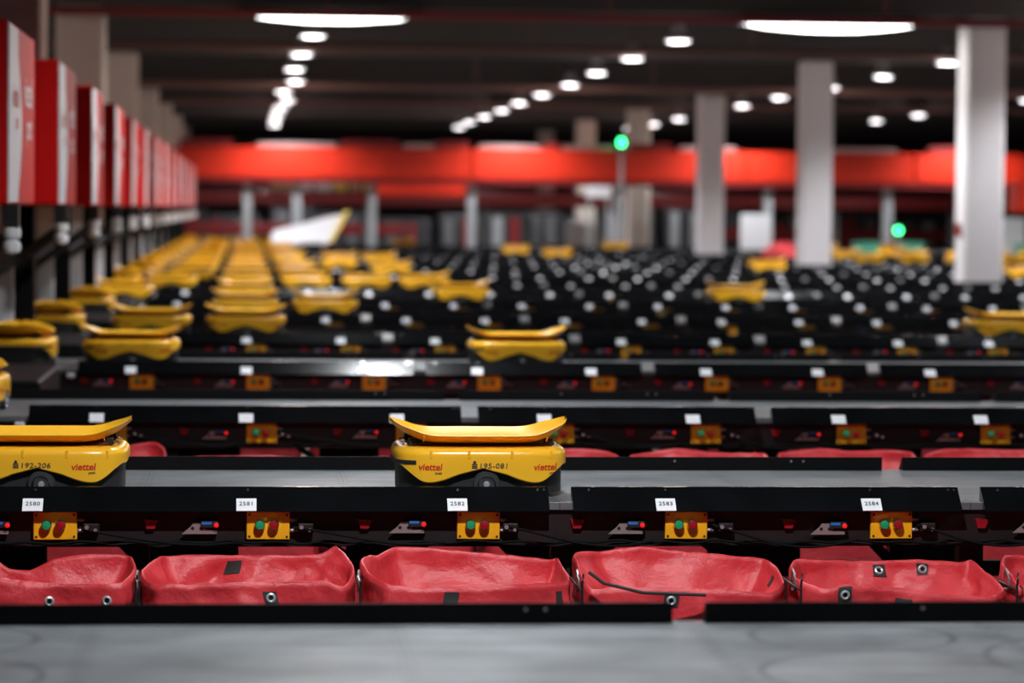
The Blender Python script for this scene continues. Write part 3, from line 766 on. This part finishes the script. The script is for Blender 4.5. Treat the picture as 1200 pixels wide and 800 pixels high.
RIMS = {
0: [(0.249, 0.195, 0.772), (0.19, 0.195, 0.779), (0.107, 0.195, 0.775), (0.036, 0.195, 0.763), (-0.03, 0.195, 0.732), (-0.087, 0.195, 0.737), (-0.141, 0.195, 0.775), (-0.247, 0.195, 0.775), (-0.301, 0.0, 0.763), (-0.267, -0.175, 0.741), (-0.121, -0.175, 0.759), (-0.008, -0.175, 0.747), (0.128, -0.175, 0.74), (0.241, -0.175, 0.744), (0.28, 0.0, 0.762)],
1: [(0.273, 0.0, 0.744), (0.268, 0.12, 0.758), (0.225, 0.195, 0.8), (0.179, 0.195, 0.776), (0.007, 0.195, 0.774), (-0.244, 0.195, 0.774), (-0.282, 0.12, 0.771), (-0.313, 0.0, 0.755), (-0.298, -0.1, 0.739), (-0.257, -0.175, 0.737), (-0.132, -0.175, 0.741), (0.005, -0.175, 0.743), (0.166, -0.175, 0.747), (0.235, -0.175, 0.731)],
2: [(0.252, -0.1, 0.736), (0.248, 0.0, 0.76), (0.251, 0.195, 0.765), (0.227, 0.195, 0.76), (0.13, 0.195, 0.77), (-0.04, 0.195, 0.788), (-0.207, 0.195, 0.797), (-0.261, 0.12, 0.782), (-0.285, 0.08, 0.787), (-0.32, 0.0, 0.782), (-0.293, -0.1, 0.756), (-0.25, -0.175, 0.738), (-0.181, -0.175, 0.728), (-0.042, -0.175, 0.728), (0.097, -0.175, 0.737)],
3: [(0.286, 0.0, 0.717), (0.28, 0.12, 0.746), (0.244, 0.195, 0.762), (0.165, 0.195, 0.769), (0.018, 0.195, 0.784), (-0.12, 0.195, 0.796), (-0.227, 0.195, 0.784), (-0.304, 0.12, 0.788), (-0.333, 0.0, 0.776), (-0.337, -0.1, 0.75), (-0.293, -0.175, 0.722), (-0.223, -0.175, 0.727), (-0.06, -0.175, 0.726), (0.082, -0.175, 0.719), (0.199, -0.175, 0.712)],
4: [(0.291, -0.1, 0.709), (0.273, 0.0, 0.726), (0.266, 0.12, 0.735), (0.247, 0.195, 0.758), (0.21, 0.195, 0.751), (0.06, 0.195, 0.758), (-0.089, 0.195, 0.754), (-0.203, 0.15, 0.763), (-0.276, 0.12, 0.768), (-0.342, 0.0, 0.765), (-0.328, -0.1, 0.74), (-0.259, -0.175, 0.721), (-0.2, -0.175, 0.732), (-0.117, -0.175, 0.73), (-0.022, -0.175, 0.72), (0.121, -0.175, 0.703), (0.217, -0.175, 0.7)],
5: [(0.268, 0.0, 0.749), (0.252, 0.195, 0.764), (0.06, 0.195, 0.77), (-0.191, 0.195, 0.77), (-0.265, 0.15, 0.775), (-0.364, 0.0, 0.769), (-0.365, -0.1, 0.752), (-0.315, -0.175, 0.731), (-0.24, -0.175, 0.719), (-0.072, -0.175, 0.718), (0.121, -0.175, 0.723)]}
LB = ['red bag with two bare metal eyelets, cut by the left edge', 'red open bag in the front row under tag 2581', 'red open bag in the front row under tag 2582',
      'red open bag in the front row under tag 2583', 'red open bag with black eyelet patches under tag 2584', 'red bag cut off by the right edge of the front row']
PT = {1: [(-1, 'back', -0.035, 0.032, 0.037, 0.034, False), (1, 'front', 0.05, 0.042, 0.036, 0.034, True), (1, 'left', -0.05, 0.06, 0.02, 0.05, False)],
      2: [(1, 'front', -0.05, 0.028, 0.038, 0.03, False), (1, 'right', -0.12, 0.05, 0.022, 0.05, False)],
      3: [(1, 'front', -0.05, 0.035, 0.04, 0.036, True), (-1, 'right', 0.12, 0.04, 0.014, 0.03, False)],
      4: [(-1, 'back', 0.0, 0.03, 0.036, 0.036, True), (-1, 'back', 0.13, 0.026, 0.034, 0.032, True), (1, 'front', -0.17, 0.028, 0.038, 0.045, True), (1, 'front', -0.01, 0.045, 0.036, 0.036, False),
          (1, 'left', -0.03, 0.03, 0.034, 0.008, False), (1, 'left', -0.08, 0.03, 0.034, 0.008, False)]}
EY = {0: [(1, 'front', 0.06, 0.05), (1, 'front', 0.215, 0.045)]}
for k in range(6):
    make_bag(k * 0.6 - 0.6 + 0.01, BY, 11 + 12 * k, [(x + S_, y, z) for x, y, z in RIMS[k]], LB[k], PT.get(k, ()), EY.get(k, ()))
BY2 = BY + PITCH; rr = random.Random(5)
for k in range(-1, 7):
    rp_ = [(0.28, 0.0, 0.75), (0.27, 0.14, 0.775), (0.2, 0.195, 0.78), (0.06, 0.195, 0.785), (-0.08, 0.195, 0.785), (-0.2, 0.195, 0.78), (-0.27, 0.14, 0.775), (-0.29, 0, 0.76), (-0.27, -0.15, 0.74), (-0.1, -0.175, 0.735), (0.1, -0.175, 0.735), (0.26, -0.16, 0.735)]
    dz = {-1: 0.0, 0: -0.03, 1: -0.03}.get(k, 0.0)
    rp_ = [(x, y, z + dz + (rr.uniform(-0.006, 0.012) if y > 0.1 else 0)) for x, y, z in rp_]
    if k == -1: rp_[1] = (0.27, 0.14, 0.80); rp_[2] = (0.22, 0.195, 0.818)
    make_bag(k * 0.6 + 0.01, BY2, 100 + 7 * k, rp_, 'red bag peeking over the front lane rail, %s from the left behind it' % ORD[k + 2], n=130)

for k in range(-1, 8):
    rp_ = [(x, y, z - 0.075 + (rr.uniform(-0.006, 0.006) if y > 0.1 else 0)) for x, y, z in [(0.28, 0.0, 0.75), (0.27, 0.14, 0.775), (0.2, 0.195, 0.78), (0.06, 0.195, 0.785), (-0.08, 0.195, 0.785), (-0.2, 0.195, 0.78), (-0.27, 0.14, 0.775), (-0.29, 0, 0.76), (-0.27, -0.15, 0.74), (-0.1, -0.175, 0.735), (0.1, -0.175, 0.735), (0.26, -0.16, 0.735)]]
    make_bag(k * 0.6 + 0.01, BY2 + PITCH, 300 + 7 * k, rp_, 'red bag in shade below the third tagged lane, %s from the left' % ORD[k + 2], n=90)
# bag racks: tubes between the bags
for r in (1, 2):
    rk = empty('bag_rack', (0, lane_y(r) - 0.08, 0))
    tag(rk, 'black tube rack holding the %s row of red bags' % ('front' if r == 1 else 'second'), 'rack')
    kk = range(-2, 5) if r == 1 else range(-2, 7)
    for k in kk:
        X = k * 0.6 + 0.310
        MB().cyl((X, -0.415, 0.72), (X, 0.045, 0.72), 0.0035, n=8).build('crossbar', M['black'], rk)
        b = MB().cyl((X, -0.42, 0.0), (X, -0.42, 0.735), 0.0035, n=8)
        b.tube([(X, -0.42, 0.735), (X, -0.428, 0.75), (X + 0.003, -0.42, 0.765), (X + 0.004, -0.41, 0.755)], 0.003, 8)
        b.build('upright', M['black'], rk)
        if r == 1:
            pts = [(X + 0.0016 * sin(i), -0.30 + 0.035 * cos(i * 0.5), 0.735 + 0.028 * sin(i * 0.5)) for i in range(11)]
            MB().tube(pts, 0.0035, 8).build('hook', M['alu'], rk)
# thick black cord lying over the rims between the third and fourth bags
pts = []
for i in range(40):
    t = i / 39; pts.append((0.925 + 0.32 * t, BY - 0.225 - 0.012 * sin(t * 3), 0.755 - 0.028 * min(1, t * 2.2) - 0.015 * t + 0.02 * (1 - min(1, t * 8))))
tag(MB().tube(pts, 0.0045, 10).build('cord', M['rubber']), 'black cord running across the front of the bag under tag 2583', 'cord')

# ---------------------------------------------------------------- loading stations on the left
def make_station():
    t = empty('loading_station', (0, 0, 0))
    # origin: x = 0, y = front of the hood, z = floor
    x0, x1 = -1.60, -1.02
    MB().bevbox(x0, x1, 0, 1.55, CZ - 0.0, CZ + 0.80, 0.012).build('hood', M['hood'], t)
    # white curved field on the right side of the hood
    b = MB(); v = []; n = 14
    for i in range(n + 1):
        s_ = i / n; z = CZ + 0.015 + 0.77 * s_; yb = 0.50 + 0.24 * sin(pi * min(1, s_ * 1.15)) ** 1.3
        v += [(x1 + 0.0015, 0.012, z), (x1 + 0.0015, yb, z)]
    F = [(2 * i, 2 * i + 1, 2 * i + 3, 2 * i + 2) for i in range(n)]
    b.add(v, F); b.box(x1 + 0.0002, x1 + 0.0012, 0.012, 0.5, CZ + 0.015, CZ + 0.785)
    b.box(x1 - 0.005, x1 + 0.003, 0.0, 0.012, CZ + 0.01, CZ + 0.79)
    b.build('white_field', M['white'], t)
    # lettering: red on the white field, white on the red part
    for s_, cy, cz, sz, m in (('viettel', 0.36, CZ + 0.48, 0.15, 'redink'), ('post', 0.44, CZ + 0.37, 0.09, 'redink'), ('viettel', 1.12, CZ + 0.52, 0.20, 'white'), ('post', 1.16, CZ + 0.36, 0.17, 'white')):
        vs, fs = text_mesh(s_, sz, 0.1, 0.002)
        MB().add([(x1 + 0.003, cy + p.x, cz + p.y) for p in vs], fs).build('lettering', M[m], t)
    # posts carrying the hood
    for px, py in ((-1.44, 0.27), (-1.57, 0.27), (-1.44, 1.42), (-1.57, 1.42)):
        MB().box(px - 0.03, px + 0.03, py - 0.03, py + 0.03, 0.98, CZ).build('post', M['black'], t)
    # black cabinet
    c = MB().bevbox(-1.60, -0.90, 0.22, 1.62, 0.04, 0.98, 0.012).build('cabinet', M['rail'], t)
    b = MB()
    for px in (-1.5, -1.0):
        for py in (0.32, 1.5): b.cyl((px, py, 0), (px, py, 0.045), 0.025, n=12)
    b.build('foot', M['rubber'], c)
    b = MB()
    for i in range(8): b.bevbox(-1.37 + i * 0.024, -1.355 + i * 0.024, 0.214, 0.2195, 0.90, 0.911, 0.001)
    b.build('terminal_strip', M['parcely'], c)
    # white upright panels
    MB().bevbox(-1.40, -1.29, 0.24, 0.31, 0.98, CZ, 0.004).build('white_upright', M['white'], t)
    MB().bevbox(-1.33, -1.22, 0.9, 0.98, 0.98, CZ, 0.004).build('rear_upright', M['rail'], t)
    # sloping feeder
    b = MB(); y0 = 0.2
    for py in (0.16, 0.68):
        b.add([(-1.60, py, 1.18), (-1.02, py, 1.60), (-1.02, py, 1.66), (-1.60, py, 1.24), (-1.60, py + 0.03, 1.18), (-1.02, py + 0.03, 1.60), (-1.02, py + 0.03, 1.66), (-1.60, py + 0.03, 1.24)],
              [(0, 1, 2, 3), (7, 6, 5, 4), (0, 4, 5, 1), (1, 5, 6, 2), (2, 6, 7, 3), (3, 7, 4, 0)])
    b.add([(-1.60, 0.19, 1.19), (-1.02, 0.19, 1.61), (-1.02, 0.68, 1.61), (-1.60, 0.68, 1.19), (-1.60, 0.19, 1.205), (-1.02, 0.19, 1.625), (-1.02, 0.68, 1.625), (-1.60, 0.68, 1.205)],
          [(0, 1, 2, 3), (7, 6, 5, 4), (0, 4, 5, 1), (1, 5, 6, 2), (2, 6, 7, 3), (3, 7, 4, 0)])
    b.build('feeder_belt', M['chassis'], t)
    # camera bracket with two white round heads
    br = MB().box(-1.05, -0.98, 0.02, 0.10, CZ - 0.09, CZ + 0.005).build('camera_bracket', M['black'], t)
    for z in (CZ - 0.115, CZ - 0.175):
        MB().lathe((-1.012, 0.06, z - 0.03), (0, 0, 1), [(0.008, -0.006), (0.034, 0.002), (0.042, 0.025), (0.036, 0.047), (0.018, 0.058), (0.01, 0.062)], 20).build('white_lamp_head', M['white'], br)
    return t
st = make_station(); remember(st)
for n in range(0, 14):
    o = st if n == 0 else copy_tree(st)
    o.location = (0, 13.03 + PITCH * n, 0)
    tag(o, 'red-hooded loading station with white side panel, %s from the camera on the left' % ORD[n + 1], 'loading station', 'red loading stations')

# ---------------------------------------------------------------- far end: overhead red conveyor
cv = empty('overhead_conveyor', (0, 63.2, 0))
tag(cv, 'long red overhead conveyor on grey posts crossing the far end of the hall', 'conveyor')
segx = [-1.6, 4.72, 7.9, 10.6, 14.2, 17.2, 21.5]
for i in range(len(segx) - 1):
    MB().bevbox(segx[i] + 0.015, segx[i + 1] - 0.015, -0.35, 0.35, CZ + 0.62, CZ + 1.27, 0.03).build('side_panel', M['beam'], cv)
MB().bevbox(-1.5, 21.4, -0.3, 0.3, CZ + 0.52, CZ + 0.62, 0.01).build('underframe', M['darkred'], cv)
for X in (0.02, 1.06, 2.65, 4.75, 7.9, 11.1, 13.7, 15.3, 18.2):
    MB().box(X - 0.09, X + 0.09, -0.12, 0.12, 0, CZ + 0.52).build('post', M['steel'], cv)
b = MB()
for x0, x1 in ((-1.4, -0.3), (2.0, 3.2), (4.0, 4.7), (6.3, 6.6), (8.1, 9.0), (11.9, 12.3), (14.6, 16.0)):
    b.bevbox(x0 + 0.0, x1, -0.1, 0.2, CZ + 1.27, CZ + 1.44, 0.02)
b.build('cover', M['darkred'], cv)
b = MB()
for x0, x1 in ((0.2, 1.9), (3.3, 3.95), (4.9, 6.2), (6.7, 7.8), (9.2, 10.4), (12.5, 13.9)):
    b.bevbox(x0, x1, -0.05, 0.25, CZ + 1.27, CZ + 1.38, 0.02)
o = b.build('cover', M['alu'], cv)
# lower red conveyor behind, and a piece below the front panel
hb = MB().bevbox(2.75, 4.6, -0.34, 0.3, CZ + 0.26, CZ + 0.515, 0.02).build('hanging_box', M['beam'], cv); hb['label'] = 'short red box hanging under the beam'
lc = empty('overhead_conveyor', (0, 75, 0)); tag(lc, 'dark red lower conveyor running behind the bright one', 'conveyor')
MB().bevbox(-4, 23, 0, 0.8, CZ + 0.08, CZ + 0.42, 0.02).build('side_panel', M['darkred'], lc)
for X in range(-3, 23, 3): MB().box(X - 0.06, X + 0.06, 0.3, 0.42, 0, CZ + 0.08).build('post', M['grey'], lc)
# parcels on the lower conveyor
rp = random.Random(12)
x = 0.6; i = 0
while x < 4.2:
    wd = rp.uniform(0.22, 0.5); h = rp.uniform(0.12, 0.24); i += 1
    m = rp.choice(['parcely', 'white', 'cardboard', 'white', 'parcely']); nm = {'parcely': 'yellow', 'white': 'white', 'cardboard': 'brown'}[m]
    o = MB().bevbox(x, x + wd, 75.1, 75.6, CZ + 0.42, CZ + 0.42 + h + 0.08, 0.02).build('parcel', M[m])
    tag(o, '%s parcel under the red conveyor, %s in the line from the left' % (nm, ORD[i]), 'parcel', 'parcels riding the lower conveyor')
    x += wd + rp.uniform(0.03, 0.12)
# nearer red conveyor end at the right edge
n2 = empty('overhead_conveyor', (0, 50, 0)); tag(n2, 'red conveyor end entering at the right edge behind the nearest column', 'conveyor')
MB().bevbox(13.0, 20, -0.3, 0.3, CZ + 0.02, CZ + 0.55, 0.03).build('side_panel', M['beam'], n2)
for X in (15.2, 18.2): MB().box(X - 0.07, X + 0.07, -0.07, 0.07, 0, CZ + 0.02).build('post', M['steel'], n2)
# chute
ch = empty('parcel_chute', (0, 59.25, 0)); tag(ch, 'white sloping parcel chute with yellow edge beyond the robots', 'chute')
z0, z1 = CZ - 0.68, CZ - 0.12
def slab(b, pts, t=0.04):
    n = len(pts); v = list(pts) + [(x, y + t, z - t * 0.3) for x, y, z in pts]
    return b.add(v, [tuple(range(n)), tuple(range(n, 2 * n))[::-1]] + [(i, (i + 1) % n, n + (i + 1) % n, n + i) for i in range(n)])
slab(MB(), [(0.50, 0, z0), (1.62, 0, z0), (1.92, 0.40, z1), (1.60, 0.40, z1 - 0.06), (0.52, 0.12, z0 + 0.22)]).build('slide', M['white'], ch)
slab(MB(), [(1.63, 0, z0 + 0.02), (1.70, 0, z0 + 0.02), (2.06, 0.42, z1 + 0.08), (1.93, 0.42, z1 + 0.06)]).build('edge_strip', M['parcely'], ch)
b = MB()
for px in (0.6, 1.5): b.box(px, px + 0.06, 0.05, 0.11, 0, z0 + 0.01).box(px, px + 0.06, 0.3, 0.36, 0, z0 + 0.12)
b.build('leg', M['steel'], ch)
# racks and machine cabinets at the back
rb = random.Random(21); X = -3.6; i = 0
while X < 24:
    i += 1; wd = rb.uniform(0.9, 1.5); h = rb.uniform(1.45, 1.9); Yk = 82 + rb.uniform(-1, 1)
    t = empty('machine_cabinet', (X, Yk, 0))
    MB().bevbox(0, wd, 0, 0.8, 0, h, 0.02).build('cabinet_body', M['dgrey'], t)
    for px in (0.12, wd * 0.55): MB().bevbox(px, px + wd * rb.uniform(0.12, 0.3), -0.02, 0, 0.3, h - 0.12, 0.004).build('door_panel', M[rb.choice(['grey', 'steel', 'grey', 'darkred'])], t)
    tag(t, 'dim grey machine cabinet beyond the lanes, %s from the left' % (ORD[i] if i <= 20 else ['', 'twenty-first', 'twenty-second', 'twenty-third', 'twenty-fourth'][i - 20]), 'cabinet', 'cabinets along the far end')
    X += wd + rb.uniform(0.05, 0.35)
# low dark red bands
for a, c, z, lbx in ((-3, 4.2, 1.35, 'left'), (12, 24, 1.3, 'right')):
    t = empty('low_conveyor', (0, 79, 0)); tag(t, 'dark red low conveyor at the far %s, below the overhead conveyor' % lbx, 'conveyor')
    MB().bevbox(a, c, 0, 0.6, z - 0.3, z, 0.02).build('side_panel', M['darkred'], t)
    for X in (a + 0.5, (a + c) / 2, c - 0.5): MB().box(X - 0.05, X + 0.05, 0.2, 0.3, 0, z - 0.3).build('leg', M['grey'], t)
# white boards
def board(X, Y, z0, z1, w_, lb, m='white'):
    t = empty('white_board', (X, Y, 0)); tag(t, lb, 'board')
    MB().bevbox(-w_ / 2, w_ / 2, 0, 0.03, z0, z1, 0.006).build('panel', M[m], t)
    MB().box(-w_ / 2 + 0.05, -w_ / 2 + 0.1, 0.03, 0.08, 0, z1 - 0.05).box(w_ / 2 - 0.1, w_ / 2 - 0.05, 0.03, 0.08, 0, z1 - 0.05).build('stand', M['steel'], t)
board(7.42, 66.3, DECK - 0.05, DECK + 0.56, 0.62, 'white standing board left of the tan column')
board(10.75, 62.6 + 0.0, DECK - 0.1, DECK + 0.78, 0.66, 'pale board between the second and third white columns')
board(7.42, 62.8, CZ + 0.27, CZ + 0.51, 0.55, 'small white panel just below the red conveyor, left of the tan column')
board(15.9, 61, DECK, DECK + 0.75, 0.5, 'white board right of the nearest column')
# stack light
t = empty('stack_light', (7.86, 62.55, 0)); tag(t, 'tall grey pole with green signal lamp above the red conveyor', 'signal lamp')
MB().cyl((0, 0, 0), (0, 0, CZ + 1.30), 0.045, n=12).build('pole', M['steel'], t)
MB().cyl((0, 0, CZ + 1.305), (0, 0, CZ + 1.36), 0.06, n=16).build('lamp_base', M['grey'], t)
MB().lathe((0, 0, CZ + 1.36), (0, 0, 1), [(0.06, 0), (0.06, 0.10), (0.045, 0.14), (0.005, 0.15)], 16).build('green_lamp', M['greenled'], t)
t = empty('stack_light', (13.0, 58.9, 0)); tag(t, 'low green signal lamp on a post above the right robots', 'signal lamp')
MB().cyl((0, 0, 0), (0, 0, CZ - 0.40), 0.03, n=12).build('pole', M['steel'], t)
MB().lathe((0, 0, CZ - 0.40), (0, 0, 1), [(0.045, 0), (0.06, 0.03), (0.06, 0.08), (0.02, 0.11)], 16).build('green_lamp', M['greenled'], t)
# teal bins and a crumpled red bag on the right
for i, (X, Y) in enumerate(((12.55, 59.8), (13.45, 59.8), (15.9, 59.8))):
    b = MB(); o1 = outline(0.27, 0.22, 32, 5)
    b.loft([[(p[0] * s_, p[1] * s_, z) for p in o1] for s_, z in ((0.80, 0.0), (0.85, 0.35), (0.95, 1.10), (1.05, 1.12), (1.05, 1.15), (0.93, 1.15), (0.8, 0.5))], 0, True, True, True, True)
    tag(b.build('plastic_bin', M['teal'], None, (X, Y, 0)), 'teal plastic bin beyond the right lanes, %s from the left' % ORD[i + 1], 'bin', 'teal bins')
b = MB(); R = []
for i in range(14):
    a = i / 13 * pi; rr_ = 0.32 * sin(a) ** 0.6 + 0.001; zc = 0.36 - 0.36 * cos(a)
    R.append([Vector((rr_ * cos(2 * pi * j / 28), rr_ * 0.8 * sin(2 * pi * j / 28), zc * 1.5)) * (1 + 0.22 * noise.noise(Vector((cos(2 * pi * j / 28) * 2, sin(2 * pi * j / 28) * 2, zc * 4)))) for j in range(28)])
b.loft(R, 0, True, True, True, True)
tag(b.build('parcel_bag', M['bag'], None, (8.9 + 0.55, 52.6, 0.01)), 'crumpled red bag standing beyond the lanes between the white columns', 'bag')

# ---------------------------------------------------------------- view
sc = bpy.context.scene
sc.view_settings.view_transform = 'Standard'; sc.view_settings.look = 'None'; sc.view_settings.gamma = 1
sc.view_settings.use_curve_mapping = False; sc.view_settings.exposure = 0.97
sc.cycles.use_denoising = True; sc.cycles.max_bounces = 6; sc.cycles.sample_clamp_indirect = 6
try: sc.cycles.use_light_tree = True
except Exception: pass
